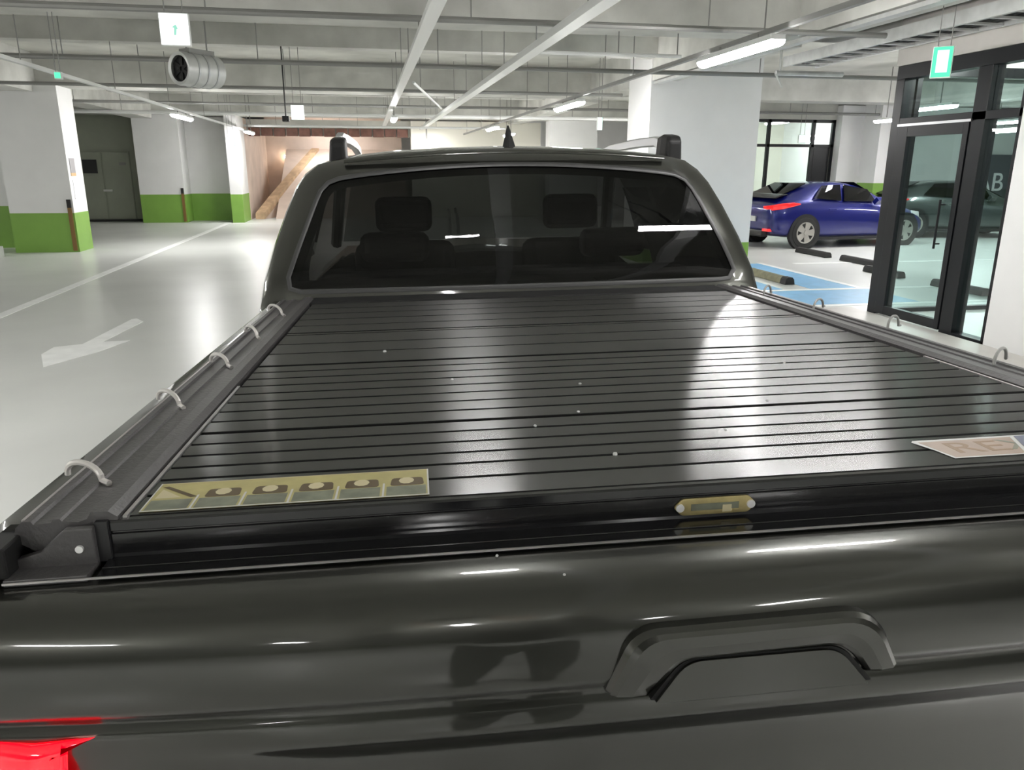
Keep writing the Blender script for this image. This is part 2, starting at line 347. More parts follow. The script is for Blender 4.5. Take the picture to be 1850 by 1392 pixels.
# ================================================================== CEILING FITTINGS
def rail_run(name, x, y0, y1, z, w_, m, label, cat='duct', hang=2.4, h=.04):
    r = MB().box((x-w_/2, y0, z), (x+w_/2, y1, z+h)).build(name, M[m]); tag(r, label, cat)
    y = y0+.6
    while y < y1:
        MB().tube([(x, y, z+h), (x, y, ZC)], .006, 6).build('hanger_rod', M['pipe'], r); y += hang
    return r
rail_run('lamp_channel', 3.27, -14, 27, 2.70, .05, 'pipe', 'slim grey lamp channel running over the right lane', 'channel', 3.3)
rail_run('lamp_channel', -3.6, -14, 27, 2.70, .05, 'whitemetal', 'slim white lamp channel running over the left lane', 'channel', 3.3)
rail_run('cable_raceway', .59, -10, 26.5, 2.85, .12, 'whitemetal', 'white cable raceway straight ahead above the pickup', 'raceway', 2.0, .05)
rail_run('cable_raceway', 1.82, -10, 26.5, 2.83, .13, 'whitemetal', 'second white cable raceway, right of the one above the pickup', 'raceway', 2.0, .07)
def conduit(y, x0, x1, z, r, label, m='pipe', step=2.3):
    o = MB().tube([(x0, y, z), (x1, y, z)], r, 8).build('conduit_pipe', M[m], smooth=True); tag(o, label, 'pipe')
    x = x0+.9
    while x < x1:
        MB().tube([(x, y, z), (x, y, ZC if abs(z-ZC) > .1 else z+.1)], .007, 6).build('hanger_rod', M['pipe'], o); x += step
conduit(7.6, -16, 5.2, 2.94, .028, 'nearest grey pipe crossing the ceiling')
conduit(11.0, -16, 13.0, 2.94, .03, 'grey pipe crossing the ceiling behind the arrow sign')
conduit(14.5, -16, 4.7, 2.94, .028, 'grey pipe crossing the ceiling over the middle of the lane')
conduit(18.3, -16, 13.0, 2.95, .03, 'grey pipe crossing in front of the far lamps')
conduit(21.6, -16, 9.2, 2.95, .045, 'thick white pipe crossing near the ramp', 'whitemetal')
conduit(9.0, 1.95, 3.6, 2.88, .02, 'short white pipe branching right from the second raceway', 'whitemetal', .7)
conduit(24.2, -3.4, 4.2, 2.785, .032, 'white pipe just in front of the ramp opening', 'whitemetal')
br = MB().tube([(.75, 12.4, 2.875), (1.65, 17.6, 2.875)], .02).build('sloping_branch_pipe', M['whitemetal']); tag(br, 'thin white pipe slanting between the two raceways', 'pipe')

lamp_n = 0
def lamp(x, y, z, label, L=1.4, rz=0, wd=1.0):
    r = empty('tube_lamp', (x, y, z), rz, label=label, cat='lamp')
    MB().box((-.064*wd, -L/2, .03), (.064*wd, L/2, .075)).build('lamp_housing', M['whitemetal'], r, bevel=.006)
    rr = [[(.062*wd*math.cos(t), yy, .032-.052*math.sin(t)) for t in [PI*k/8 for k in range(9)]] for yy in (-L/2, L/2)]
    MB().loft(rr, True, True).build('lamp_tube', M['tube'], r, smooth=True)
    top = (2.70 if (abs(x-3.27) < .15 or abs(x+3.6) < .02) else (2.85 if abs(x-.62) < .05 else (2.95 if x > 5.9 and 4.4 < y < 8.1 else (3.0 if y > 19.4 and 9 < x < 13 else ZC))))-z
    for q in ((-1, 1) if wd == 1 else (.4, 1.4)): MB().tube([(0, q*L/4, .075), (0, q*L/4, top)], .010, 6).build('bracket', M['pipe'], r)
    return r
lamp(3.18, 6.69, 2.58, 'large lit tube lamp in front of the wide white column', 1.4)
lamp(3.24, 12.75, 2.58, 'lit tube lamp beyond the large one, left of the wide column', 1.55)
lamp(3.2, 20.4, 2.58, 'small lit tube lamp left of the antenna fin', 1.4)
lamp(4.3, 24.2, 2.58, 'small lit tube lamp just right of the antenna fin', 1.4)
lamp(.62, 17.4, 2.60, 'small lit lamp under the straight raceway', .9)
lamp(-3.6, 17.3, 2.58, 'lit tube lamp right of the near green column', 1.5)
lamp(-3.3, 24.5, 2.58, 'small lit tube lamp at the ramp mouth', 1.4)
lamp(1.97, 26.4, 2.46, 'small lit lamp low over the cab roof edge', .6)
# lamps outside the frame, out of the photographer's view
for i, (x, y) in enumerate(((3.2, .2), (3.2, -6.2), (-3.6, 9.6-6.6), (-3.6, -3.6), (-3.6, -10.2), (3.2, -12.8), (12.6, 5.0), (9.2, -1), (9.4, 12.4), (13.8, 15.4), (-10.5, 12.9), (-10.5, 6), (-10.5, -3), (16.5, 11), (17, 19.5), (22, 15))):
    lamp(x, y, 2.62, 'ceiling tube lamp outside the view over a parking row, number %s from the photographer' % ['one', 'two', 'three', 'four', 'five', 'six', 'seven', 'eight', 'nine', 'ten', 'eleven', 'twelve', 'thirteen', 'fourteen', 'fifteen', 'sixteen'][i], 1.4)
lamp(.33, 2.30, 2.62, 'short tube lamp above the pickup cab, nearer the cab middle, outside the view', .20, PI/2, .42)
lamp(1.70, 2.32, 2.62, 'short tube lamp above the right side of the pickup cab, outside the view', .60, PI/2, .42)
lamp(-.2, -4.5, 2.62, 'tube lamp over the lane behind the photographer, outside the view', 1.4)
lamp(-7.5, -1.5, 2.62, 'tube lamp left behind the photographer, outside the view', 1.4)
lamp(6.9, 7.3, 2.80, 'tube lamp inside the near glass entrance', .6)
lamp(11.5, 21.3, 2.88, 'tube lamp inside the far entrance', 1.2)
lamp(-1.2, 30.4, 2.95, 'added unseen tube lamp brightening the ramp wall', 1.2, PI/2)  # extra lamp out of sight, added to lighten the ramp wall
lamp(10.9, 15.2, 2.62, 'tube lamp over the blue car', 1.4)
lamp(8.6, 30.6, 2.62, 'added tube lamp lightening the dark area far behind the wide white column', 1.4)  # added fill light for the far recess and end wall
lamp(7.2, 20.3, 2.62, 'added hidden tube lamp filling the dark recess behind the wide white column', 1.2)  # added fill light, hidden by the wide column
lamp(-5.4, 5.7, 2.62, 'added tube lamp brightening the floor left of the arrow, outside the view', .9)  # added to even out the brightness of the left floor
# downlights
def downlight(x, y, z, label, r=.09, m='spot'):
    o = MB().tube([(x, y, z), (x, y, z-.012)], r, 20).build('downlight', M[m]); tag(o, label, 'lamp')
    MB().tube([(x, y, z+.002), (x, y, z-.008)], r*1.18, 20).build('trim_ring', M['whitemetal'], o)
downlight(7.25, 7.72, 2.95, 'round downlight left inside the near glass entrance')
downlight(7.6, 7.1, 2.95, 'round downlight right inside the near glass entrance')
struct(boxo('ceiling_hall', (9.3, 19.3, 3.0), (13.0, 23.6, 3.1), M['white']), 'white ceiling inside the far entrance', 'ceiling')
downlight(9.95, 19.9, 3.0, 'left round downlight in the far entrance', .12)
downlight(10.7, 20.2, 3.0, 'right round downlight in the far entrance', .12)

# signs
def sign(x, y, z, w_, h, label, face='signwhite', rz=0, edge=None):
    r = MB().box((-w_/2, 0, -h/2), (w_/2, .05, h/2)).build('hanging_sign', M['whitemetal'], bevel=.004)
    tag(r, label, 'sign'); r.location = (x, y, z); r.rotation_euler = (0, 0, rz)
    MB().box((-w_/2+.008, -.006, -h/2+.008), (w_/2-.008, 0, h/2-.008)).build('lit_face', M[face], r)
    MB().tube([(-w_*.3, .025, h/2), (-w_*.3, .025, ZC-z)], .005, 6).tube([(w_*.3, .025, h/2), (w_*.3, .025, ZC-z)], .005, 6).build('hanger_rod', M['pipe'], r)
    return r
s1 = sign(-1.445, 7.0, 2.695, .225, .24, 'bright white square sign with faint green arrow, top left')
MB().prism([(-.005, -.045), (.012, -.045), (.018, .0), (.03, .0), (.014, .035), (-.02, .012), (.0, .008)], 1, -.010, -.006).build('arrow_mark', M['signink'], s1)
s2 = sign(-1.01, 13.0, 2.46, .20, .22, 'small bright white square sign over the ramp')
cm = MB().box((-.05, -.09, -.04), (.05, .09, .04)).tube([(0, 0, .04), (0, 0, 1.2)], .012, 6).build('security_camera', M['black'], bevel=.01); tag(cm, 'small black security camera hanging beside the far white sign', 'camera'); cm.location = (-1.19, 13.0, 2.36)
MB().tube([(0, -.09, 0), (0, -.12, 0)], .03, 12).build('lens_hood', M['black'], cm)
sign(-3.02, 9.0, 2.53, .07, .07, 'tiny green light hanging at far left', 'signgreen')
sign(-3.45, 22.0, 2.28, .22, .22, 'small pale green sign in front of the ramp column', 'signcore')
sign(4.41, 14.9, 2.46, .10, .24, 'small green sign left of the wide column', 'signcore')
se = sign(5.18, 6.70, 2.585, .17, .27, 'green lit exit sign hanging by the near glass entrance', 'signgreen', -.7)
MB().box((-.045, -.012, -.09), (.05, -.006, .10)).build('white_pictogram', M['signcore'], se, bevel=.02)
sign(11.0, 19.0, 2.38, .2, .2, 'small green sign in front of the far glass entrance', 'signcore')
tb = sign(12.3, 17.0, 2.37, .32, .52, 'bright white double light box near the far corner', 'signwhite')
MB().box((-.17, -.012, -.03), (.17, -.004, .03)).build('divider', M['whitemetal'], tb)
# jet fan
jf = empty('jet_fan', (-1.70, 9.2, 2.625), -math.radians(40), label='cylindrical metal jet fan hanging under the ceiling, top left', cat='fan')
def ringc(y, r, n=28): return [(r*math.cos(2*PI*k/n), y, r*math.sin(2*PI*k/n)) for k in range(n)]
MB().loft([ringc(-.24, .115), ringc(-.25, .145), ringc(-.22, .15), ringc(-.1, .15), ringc(.12, .15), ringc(.22, .145), ringc(.24, .12)], True, False).build('casing', M['galv'], jf, smooth=True)
MB().tube([(0, -.20, 0), (0, -.19, 0)], .118, 28).build('inlet', M['black'], jf)
MB().tube([(0, .20, 0), (0, .21, 0)], .118, 28).build('outlet', M['black'], jf)
for k in range(6):
    a = k*PI/3; MB().box((-.012, -.215, .02), (.02, -.205, .112), rot=Matrix.Rotation(a, 3, 'Y'), piv=(0, -.21, 0)).build('blade', M['matblack'], jf)
MB().box((-.07, -.16, .13), (.07, .16, .18)).tube([(0, -.13, .18), (0, -.13, 1.07)], .008, 6).tube([(0, .13, .18), (0, .13, 1.07)], .008, 6).build('bracket', M['pipe'], jf)
jf.scale = (1.12, 1.0, 1.12)
for s_ in (-.12, 0, .12): MB().loft([ringc(s_-.01, .156), ringc(s_+.01, .156)], True, True).build('band', M['silver'], jf)

# cable tray on the right
ct = MB().box((5.30, 2.0, 2.90), (5.34, 9.8, 3.02)).box((5.74, 2.0, 2.90), (5.78, 9.8, 3.02)).build('cable_tray', M['galv']); tag(ct, 'grey ladder cable tray above the near glass entrance', 'cable tray')
rg = None
for i in range(26):
    if rg is None:
        rg = MB().box((5.34, -.02, 2.905), (5.74, .02, 2.925)).build('rung', M['galv'], ct); rg.location = (0, 2.2, 0)
    else:
        c = rg.copy(); col.objects.link(c); c.parent = ct; c.location = (0, 2.2+i*.3, 0)
for k, (x, r) in enumerate(((5.40, .022), (5.46, .03), (5.55, .026), (5.63, .02), (5.69, .028))):
    MB().tube([(x, 2.0, 2.93+r), (x+.02, 5, 2.93+r), (x-.01, 8, 2.93+r), (x, 9.9, 2.95+r)], r, 8).build('cable', M['black'], ct, smooth=True)
hb = tag(MB().box((4.78, -6, 3.0), (4.90, 13.1, 3.04)).build('flat_duct', M['galv']), 'flat grey duct running along the right beam', 'duct')
hy = MB().tube([(5.0, 9.4, 2.78), (5.9, 9.4, 2.78)], .03, 8).tube([(5.05, 9.4, 2.78), (5.05, 9.4, 3.06)], .015, 8).tube([(4.98, 9.36, 2.76), (5.12, 9.44, 2.62)], .012, 6).build('sprinkler_pipe', M['galv']); tag(hy, 'pale sprinkler pipe stub below the cable tray', 'pipe')

# wheel stops
def wstop(x, y, L, label, m='rubber', rz=0):
    o = MB().prism([(-.075, 0), (.075, 0), (.06, .07), (.035, .1), (-.035, .1), (-.06, .07)], 1, -L/2, L/2).build('wheel_stop', M[m], bevel=.008)
    tag(o, label, 'wheel stop'); o.location = (x, y, .004); o.rotation_euler = (0, 0, rz)
    return o
wstop(8.64, 14.1, 1.1, 'black rubber wheel stop in front of the blue car rear wheel')
wstop(8.68, 12.6, 1.1, 'black rubber wheel stop left of the glass door frame')
wo = wstop(6.05, 11.0, 1.2, 'olive wheel stop with black end on the blue marked bay', 'olive')
MB().prism([(-.078, 0), (.078, 0), (.063, .073), (.037, .104), (-.037, .104), (-.063, .073)], 1, -.61, -.45).build('black_end', M['rubber'], wo)
wstop(8.15, 11.2, .9, 'black wheel stop seen low through the glass door, farther one')
wstop(8.13, 9.5, 1.0, 'black wheel stop seen through the mullion and sidelight')
# utility box at far left edge
ub = MB().box((-7.25, 15.6, 0), (-6.78, 16.1, .2)).build('floor_box', M['galv'], bevel=.01); tag(ub, 'pale low box with black cap at the left edge', 'box')
MB().box((-6.95, 15.7, .2), (-6.8, 15.9, .34)).build('cap', M['black'], ub, bevel=.02)

# ================================================================== CARS
def wheel(parent, x, y, side, R=.335, name='wheel', mats=('tyre', 'alloy')):
    n = 32; W_ = .21
    prof = [(-W_/2, R*.66), (-W_/2, R*.93), (-W_/2+.03, R), (W_/2-.03, R), (W_/2, R*.93), (W_/2, R*.66)]
    rings = [[(r*math.cos(2*PI*k/n), yy, r*math.sin(2*PI*k/n)) for k in range(n)] for yy, r in prof]
    t = MB().loft(rings, True, True).build(name, M['tyre'], parent, smooth=True); t.location = (x, y, R)
    f = side*(W_/2+.004)
    mb = MB(); mb.tube([(0, f-side*.03, 0), (0, f-side*.02, 0)], R*.66, n, 1)
    mb.loft([[(R*q*math.cos(2*PI*k/n), f+side*dy, R*q*math.sin(2*PI*k/n)) for k in range(n)] for q, dy in ((.67, -.01), (.67, .008), (.60, .010), (.58, -.015))], True, False, 0)
    for k in range(5):
        a = 2*PI*k/5+.3; rot = Matrix.Rotation(a, 3, 'Y')
        pts = [(-.045, .03), (.045, .03), (.075, R*.6), (-.075, R*.6)]
        fr_ = [rot @ Vector((u, f-side*.012, v)) for u, v in pts]; bk_ = [rot @ Vector((u, f+side*.008, v)) for u, v in pts]
        mb.loft([fr_, bk_], True, True, 0)
    mb.tube([(0, f, 0), (0, f+side*.018, 0)], .045, 16, 0)
    mb.build('rim', [M['alloy'], M['alloydark']], t)
    return t
def coupe(paint, loc, rz, label, lit=.0):
    root = empty('car', loc, rz, label=label, cat='car')
    #  x, halfwidth, zbottom, belt z, belt half width, roof z, roof half width
    S = [(0.00, .70, .42, .78, .66, .84, .60), (.06, .80, .30, .88, .74, .93, .62), (.30, .87, .22, .98, .80, 1.06, .60), (.62, .895, .20, 1.00, .82, 1.20, .58),
         (1.05, .895, .18, .99, .83, 1.34, .57), (1.60, .895, .18, .96, .84, 1.40, .58), (2.15, .895, .18, .93, .84, 1.37, .58), (2.60, .895, .18, .91, .83, 1.24, .60),
         (2.95, .895, .18, .89, .81, 1.03, .64), (3.15, .895, .18, .87, .80, .93, .62), (3.60, .88, .19, .80, .74, .86, .55), (3.95, .82, .20, .70, .66, .76, .50), (4.17, .66, .24, .58, .52, .62, .40), (4.22, .55, .34, .50, .45, .53, .35)]
    rings = []
    for x, w_, zb, zt, wt, zr, wr in S:
        half = [(w_*.88, zb), (w_*.98, zb+.10), (w_, zb+(zt-zb)*.45), (w_*.985, zb+(zt-zb)*.8), (wt, zt), ((wt*.45+wr*.55), zt+(zr-zt)*.55), (wr, zr-.03), (wr*.55, zr)]
        ring = [(x, -a, b) for a, b in half]+[(x, a, b) for a, b in half[::-1]]
        rings.append(ring)
    mb = MB(); mb.loft(rings, True, True)
    body = mb.build('body', M[paint], root, smooth=True, angle=60, subsurf=2)
    # greenhouse glass as slightly proud panels
    def patch(nm, quads, m, off):
        b_ = MB()
        for q in quads:
            q = [Vector(p) for p in q]; nrm = (q[1]-q[0]).cross(q[3]-q[0]).normalized()*off
            b_.add([p+nrm for p in q]+[p-nrm for p in q], [(0,1,2,3),(7,6,5,4),(0,4,5,1),(1,5,6,2),(2,6,7,3),(3,7,4,0)])
        return b_.build(nm, M[m], root, bevel=.004)
    for s_ in (-1, 1):
        patch('side_window', [[(1.75, s_*.858, .985), (2.62, s_*.835, .96), (2.50, s_*.665, 1.215), (1.85, s_*.66, 1.315)]], 'carglass', .012)
        patch('side_window', [[(.98, s_*.845, 1.05), (1.68, s_*.86, .99), (1.76, s_*.66, 1.315), (1.28, s_*.66, 1.295)]], 'carglass', .012)
        patch('side_mirror', [[(2.5, s_*.90, .93), (2.66, s_*.90, .93), (2.66, s_*.99, 1.03), (2.52, s_*.99, 1.03)]], paint, .05)
        for x in (.80, 3.45):
            o = MB().tube([(x, s_*.80, .34), (x, s_*.893, .34)], .385, 28).build('wheel_arch', M['black'], root)
            wheel(root, x, s_*.80, s_)
        tl = MB().loft([[(x, s_*y, z) for y, z in ((a, b), (a+.012, b+.02), (a+.005, c-.01), (a-.02, c))] for x, a, b, c in ((-.0, .50, .82, .88), (.05, .745, .80, .91), (.22, .852, .83, .95), (.45, .885, .88, .965), (.62, .892, .92, .95))], True, True)
        tl.build('tail_lamp', M['redglow'], root, smooth=True)
        MB().box((-.02, s_*.62-.10, .36), (.10, s_*.62+.10, .42)).build('reflector', M['redglow'], root, bevel=.01)
        MB().loft([[(x, s_*y, z) for y, z in ((a, b), (a+.03, b), (a+.01, c), (a-.03, c))] for x, a, b, c in ((3.68, .80, .70, .76), (3.95, .72, .62, .73), (4.10, .60, .58, .66))], True, True).build('headlamp', M['lamp'], root, smooth=True)
        MB().box((1.35, s_*.905-.01, .80), (1.55, s_*.905+.01, .825)).build('door_handle', M[paint], root, bevel=.006)
        MB().box((1.0, s_*.86-.03, .17), (3.1, s_*.86+.03, .23)).build('sill_trim', M['black'], root, bevel=.01)
    patch('rear_window', [[(.34, .56, 1.095), (.34, -.56, 1.095), (.98, -.53, 1.345), (.98, .53, 1.345)]], 'carglass', .008)
    patch('windscreen', [[(2.22, .55, 1.365), (2.22, -.55, 1.365), (3.0, -.60, .99), (3.0, .60, .99)]], 'carglass', .008)
    MB().loft([[(x, -.66, z), (x, .66, z), (x, .66, z+h), (x, -.66, z+h)] for x, z, h in ((.16, 1.04, .03), (.32, 1.09, .035), (.46, 1.11, .02))], True, True).build('spoiler', M['black'], root, bevel=.01)
    MB().box((-.03, -.55, .24), (.12, .55, .38)).build('rear_diffuser', M['black'], root, bevel=.03)
    MB().box((-.025, -.26, .55), (.01, .26, .66)).build('number_plate', M['whitemetal'], root)
    for y in (-.08, .08):
        MB().tube([(-.05, y, .30), (.1, y, .30)], .035, 14).build('exhaust_tip', M['silver'], root)
    return root
a8 = math.radians(8)
# near rear wheel contact at (9.1,15.3)
wl_ = Vector((.80, -.84))
ox = 9.1-(wl_.x*math.cos(a8)-wl_.y*math.sin(a8)); oy = 15.3-(wl_.x*math.sin(a8)+wl_.y*math.cos(a8))
coupe('bluecar', (ox, oy, 0), a8, 'metallic blue hatchback coupe parked behind the wide white column')
coupe('greycar', (12.6, 18.3, 0), math.radians(-12), 'dark grey car seen through the glass door beyond the blue one')

# ================================================================== PICKUP
ZL = 1.26
TM = Matrix(((0.998251, 0.057294, -0.014581), (-0.056916, 0.998062, 0.025141), (0.015993, -0.024267, 0.999578)))
to = Vector((0.41927, 0.8643, 1.26097)) - TM @ Vector((0, 0, ZL))
truck = empty('pickup_truck', to, 0, label='dark olive grey pickup truck with black roll-up bed cover, seen from its tailgate', cat='truck')
truck.rotation_euler = TM.to_euler()
def T(): return MB((0, 0, ZL))
def ux(pts): return [(-x, y, z) for x, y, z in pts]
# --- bed sides
def bedside(s_):
    P = [(.80, -.10), (.80, -.052), (.835, -.006), (.868, -.006), (.885, -.018), (.905, -.06), (.930, -.14), (.945, -.26), (.950, -.45), (.935, -.66), (.90, -.74), (.86, -.74), (.86, -.3), (.80, -.3)]
    rings = []
    for y, k in ((.012, .985), (.03, 1), (.3, 1.0), (.9, 1.0), (1.5, 1.0), (1.88, 1.0)):
        rings.append([(s_*(x*k if x > .86 else x), y, z) for x, z in P])
    return T().loft(rings, True, True).build('bed_side', M['paint'], truck, smooth=True, angle=50)
bedside(-1); bedside(1)
# bed floor and dark inside box closing the underside
T().box((-.80, -.04, -.62), (.80, 1.86, -.56)).build('bed_floor', M['black'], truck)
T().box((-.80, 1.80, -.60), (.80, 1.86, -.03)).build('bed_front_wall', M['black'], truck)
# --- tailgate
prof = [(-.040, -.0560), (-.070, -.0563), (-.092, -.0580), (-.108, -.0620), (-.121, -.0690), (-.132, -.0800), (-.140, -.0950), (-.1455, -.115), (-.149, -.140), (-.150, -.168), (-.146, -.180), (-.140, -.186), (-.139, -.191), (-.142, -.197),
        (-.1450, -.208), (-.1465, -.220), (-.1460, -.229), (-.141, -.237), (-.132, -.250), (-.124, -.275), (-.118, -.31), (-.115, -.36), (-.115, -.45), (-.118, -.55), (-.120, -.64), (-.10, -.66), (-.05, -.66)]
def tg_y(x, y, z):
    return y + .028*(abs(x)/.82)**3.0 - .004
rings = []; NX = 56
for i in range(NX+1):
    x = -.905+1.81*i/NX
    fade = max(0, min(1, (abs(x)-.50)/.16)) if x < 0 else max(0, min(1, (abs(x)-.55)/.2))
    ring = []
    for j, (y, z) in enumerate(prof):
        yy = y
        if 13 <= j <= 20:      # lower crease fades out near the lamps
            fl_ = -.146+(j-13)*.001; yy = y*(1-fade)+fl_*fade
        ring.append((x, tg_y(x, yy, z), z+.010*min(0, 0)))
    rings.append(ring+[(x, .0, -.66), (x, .0, -.058)])
tgm = T().loft(rings, True, True).build('tailgate', M['paint'], truck, smooth=True, angle=65)
# handle arch, flap, black block for the shadow below
def fy(z):   # tailgate surface y at height z, centre
    for (a, b) in zip(prof, prof[1:]):
        if b[1] <= z <= a[1]: return a[0]+(b[0]-a[0])*(z-a[1])/(b[1]-a[1]+1e-9)-.004
    return -.15
def rounded(poly, rad, n=5):
    out = []
    for i, p in enumerate(poly):
        p = Vector(p); a = Vector(poly[i-1]); b = Vector(poly[(i+1) % len(poly)])
        r = rad[i] if isinstance(rad, (list, tuple)) else rad
        da = (a-p).normalized(); db = (b-p).normalized()
        p0 = p+da*r; p1 = p+db*r
        for k in range(n+1):
            t = k/n; out.append(tuple((p0*(1-t)**2+p*2*t*(1-t)+p1*t*t)))
    return out
outer = rounded([(-.176, -.188), (-.146, -.106), (.143, -.104), (.181, -.182)], [.006, .032, .040, .006], 6)
inner = rounded([(-.118, -.198), (-.088, -.150), (.108, -.147), (.142, -.190)], [.003, .020, .024, .003], 6)
def arch_y(z, lift): return fy(z)-lift
NA = len(outer)
rg_ = []
for q, ya in ((0.0, None), (0.02, -.158), (.10, -.1655), (.22, -.1685), (.55, -.1675), (.85, -.1635), (.97, -.1595), (1.0, -.150)):
    row = []
    for o, i_ in zip(outer, inner):
        z_ = o[1]*(1-q)+i_[1]*q; yb = fy(z_)+.004 if ya is None else min(ya+.010*max(0, (-z_-.165)/.03), fy(z_)-.003)
        row.append(((o[0]*(1-q)+i_[0]*q), yb, z_))
    rg_.append(row)
mb = T()
for a, b in zip(rg_, rg_[1:]):
    n0 = len(a); vs_ = a+b; fs = []
    for j in range(n0-1): fs.append((j, j+1, n0+j+1, n0+j))
    mb.add(vs_, fs)
for e in (0, -1):      # close the two feet of the arch
    mb.add([r[e] for r in rg_], [tuple(range(len(rg_)))])
hn = mb.build('handle_surround', M['paint'], truck, smooth=True, angle=55)
# flap inside the arch: top pushed in, tilted up
fl_pts = rounded([(-.118, -.199), (-.080, -.153), (.103, -.153), (.140, -.199)], [.003, .02, .02, .003], 6)
def flapy(z): return -.1585-(-.150-z)*.14
mb = T(); fr1 = [(x, flapy(z), z) for x, z in fl_pts]; bk1 = [(x, -.120, z) for x, z in fl_pts]
mb.loft([bk1, fr1], True, True)
fp = mb.build('handle_grip', M['paint'], truck, bevel=.002)
mb = T(); gp = [((x-.01)*1.045+.01, z+.0022) for x, z in fl_pts]
mb.loft([[(x, -.12, z) for x, z in gp], [(x, flapy(z)+.0035, z) for x, z in gp]], True, True); mb.build('grip_gap', M['matblack'], truck)
T().box((-.108, -.158, -.207), (.128, -.128, -.1985)).build('grip_shadow', M['black'], truck, bevel=.004)  # black block standing in for the shadow beneath the grip
# --- tail lamps
def taillamp(s_):
    rings = []
    Q = [(.775, -.182), (.800, -.178), (.852, -.165), (.895, -.15)]
    # faces the rear; wraps to the side
    pts_top = [(-.735, -.128, -.200), (-.765, -.127, -.202), (-.800, -.124, -.206), (-.850, -.112, -.202), (-.895, -.08, -.195), (-.930, .02, -.185), (-.948, .14, -.185)]
    def lower(p, i):
        return [(-.786, -.112, -.42), (-.790, -.112, -.42), (-.815, -.108, -.43), (-.852, -.10, -.44), (-.898, -.075, -.45), (-.940, .02, -.45), (-.957, .14, -.42)][i]
    out = []; mid = []
    for i, p in enumerate(pts_top):
        q = lower(p, i); row = []
        for t in (0, .08, .3, .6, .92, 1):
            r = Vector(p).lerp(Vector(q), t)
            if i == 0: r.x = -.735-(.048+.004*t)*min(1, t*12) if t else -.735
            b = .012*math.sin(PI*min(1, max(0, t)))+.004
            n_ = Vector((-.1-.12*i, -1+.12*i, 0)).normalized(); row.append(tuple(r+n_*b))
        out.append(row)
    if s_ > 0: out = [ux(r) for r in out]
    mb = T(); mb.loft(out, False, False)
    o = mb.build('tail_lamp', M['redlens'], truck, smooth=True)
    so = o.modifiers.new('s', 'SOLIDIFY'); so.thickness = .012; so.offset = 0
    return o
taillamp(-1); taillamp(1)
# --- bumper, underbody
T().loft([[(x, y+.05*(abs(x)/.95)**4, z) for y, z in ((-.05, -.68), (-.19, -.69), (-.21, -.72), (-.205, -.84), (-.16, -.90), (-.05, -.90))] for x in (-.94, -.8, -.4, 0, .4, .8, .94)], True, True).build('rear_bumper', M['black'], truck, smooth=True, angle=40)
T().box((-.42, .1, -.95), (.42, 4.6, -.78)).build('chassis', M['black'], truck)
# --- roll cover: rails, slats, front beam
cover = T().box((-.72, 0, -.02), (.72, 1.73, -.012)).build('roll_cover', M['matt'], truck)
def sub(mb, name, m, **k): return mb.build(name, m, cover, **k)
for s_ in (-1, 1):
    P = [(.728, -.020), (.728, .003), (.738, .010), (.757, .010), (.762, .002), (.772, -.001), (.790, .001), (.792, .004), (.800, .004), (.802, .000), (.822, -.001), (.824, .003), (.834, .003), (.842, -.004), (.846, -.02), (.80, -.05), (.728, -.05)]
    sub(T().loft([[(s_*x, y, z) for x, z in P] for y in (-.005, .6, 1.2, 1.84)], True, True), 'side_rail', M['rail'], smooth=True, angle=30)
    sub(T().loft([[(s_*x, y, z) for x, z in ((.838, -.050), (.838, -.012), (.872, -.016), (.893, -.030), (.895, -.050))] for y in (-.045, .03)], True, True), 'highlight_cover', M['matblack'], bevel=.003)  # dark block added to hide a highlight on the bed side end
for s_ in (-1, 1):      # thin bright trim on the rail lips
    sub(T().box((min(s_*.719, s_*.724), .0, -.004), (max(s_*.719, s_*.724), .62, .0015)), 'edge_trim', M['edge'])
    sub(T().box((min(s_*.833, s_*.8365), .0, -.001), (max(s_*.833, s_*.8365), 1.8, .0036)), 'edge_trim', M['edge'])
# slats
def slat_mesh(w_):
    pr = [(0, -.010), (.0006, -.0035), (.0020, -.0011), (.0045, -.0002), (.012, .0000), (w_*.5, .0002), (w_-.012, .0001), (w_-.0045, -.0001), (w_-.0020, -.0008), (w_-.0006, -.0030), (w_-.0004, -.010)]
    X = (-.717, 0, .717); vs_ = []; fs = []
    for x in X: vs_ += [(x, y, z) for y, z in pr]
    mi = []
    n = len(pr)
    for i in range(2):
        for j in range(n-1): fs.append((i*n+j, (i+1)*n+j, (i+1)*n+j+1, i*n+j+1)); mi.append(1 if j in (0, 1, 2, n-2, n-3) else 0)
    me = bpy.data.meshes.new('slat'); me.from_pydata(vs_, [], fs); me.materials.append(M['lid']); me.materials.append(M['matt'])
    me.polygons.foreach_set('material_index', mi)
    uv = me.uv_layers.new(name='uv')
    for lp in me.loops:
        v = me.vertices[lp.vertex_index].co; uv.data[lp.index].uv = (v.y*4+v.z, v.x*.25)
    me.update()
    return me
seams = [[0, .063, .117, .163, .212, .264, .316], [.322, .382, .441, .500, .559, .618, .677, .735, .790], [.798, .922, 1.036, 1.160, 1.186], [1.191, 1.300, 1.408, 1.515, 1.622, 1.725]]
cache = {}
for pan in seams:
    for a, b in zip(pan, pan[1:]):
        wd = round(b-a, 3)
        if wd not in cache: cache[wd] = slat_mesh(wd)
        o = bpy.data.objects.new('slat', cache[wd]); col.objects.link(o); o.parent = cover; o.location = (0, a, ZL)
for y in (.319, .794, 1.1885):
    sub(T().box((-.717, y-.004, -.012), (.717, y+.004, -.006)), 'seam_strip', M['black'])
sub(T().box((-.73, 1.728, -.03), (.73, 1.862, .004)), 'canister_lid', M['matblack'], bevel=.006)
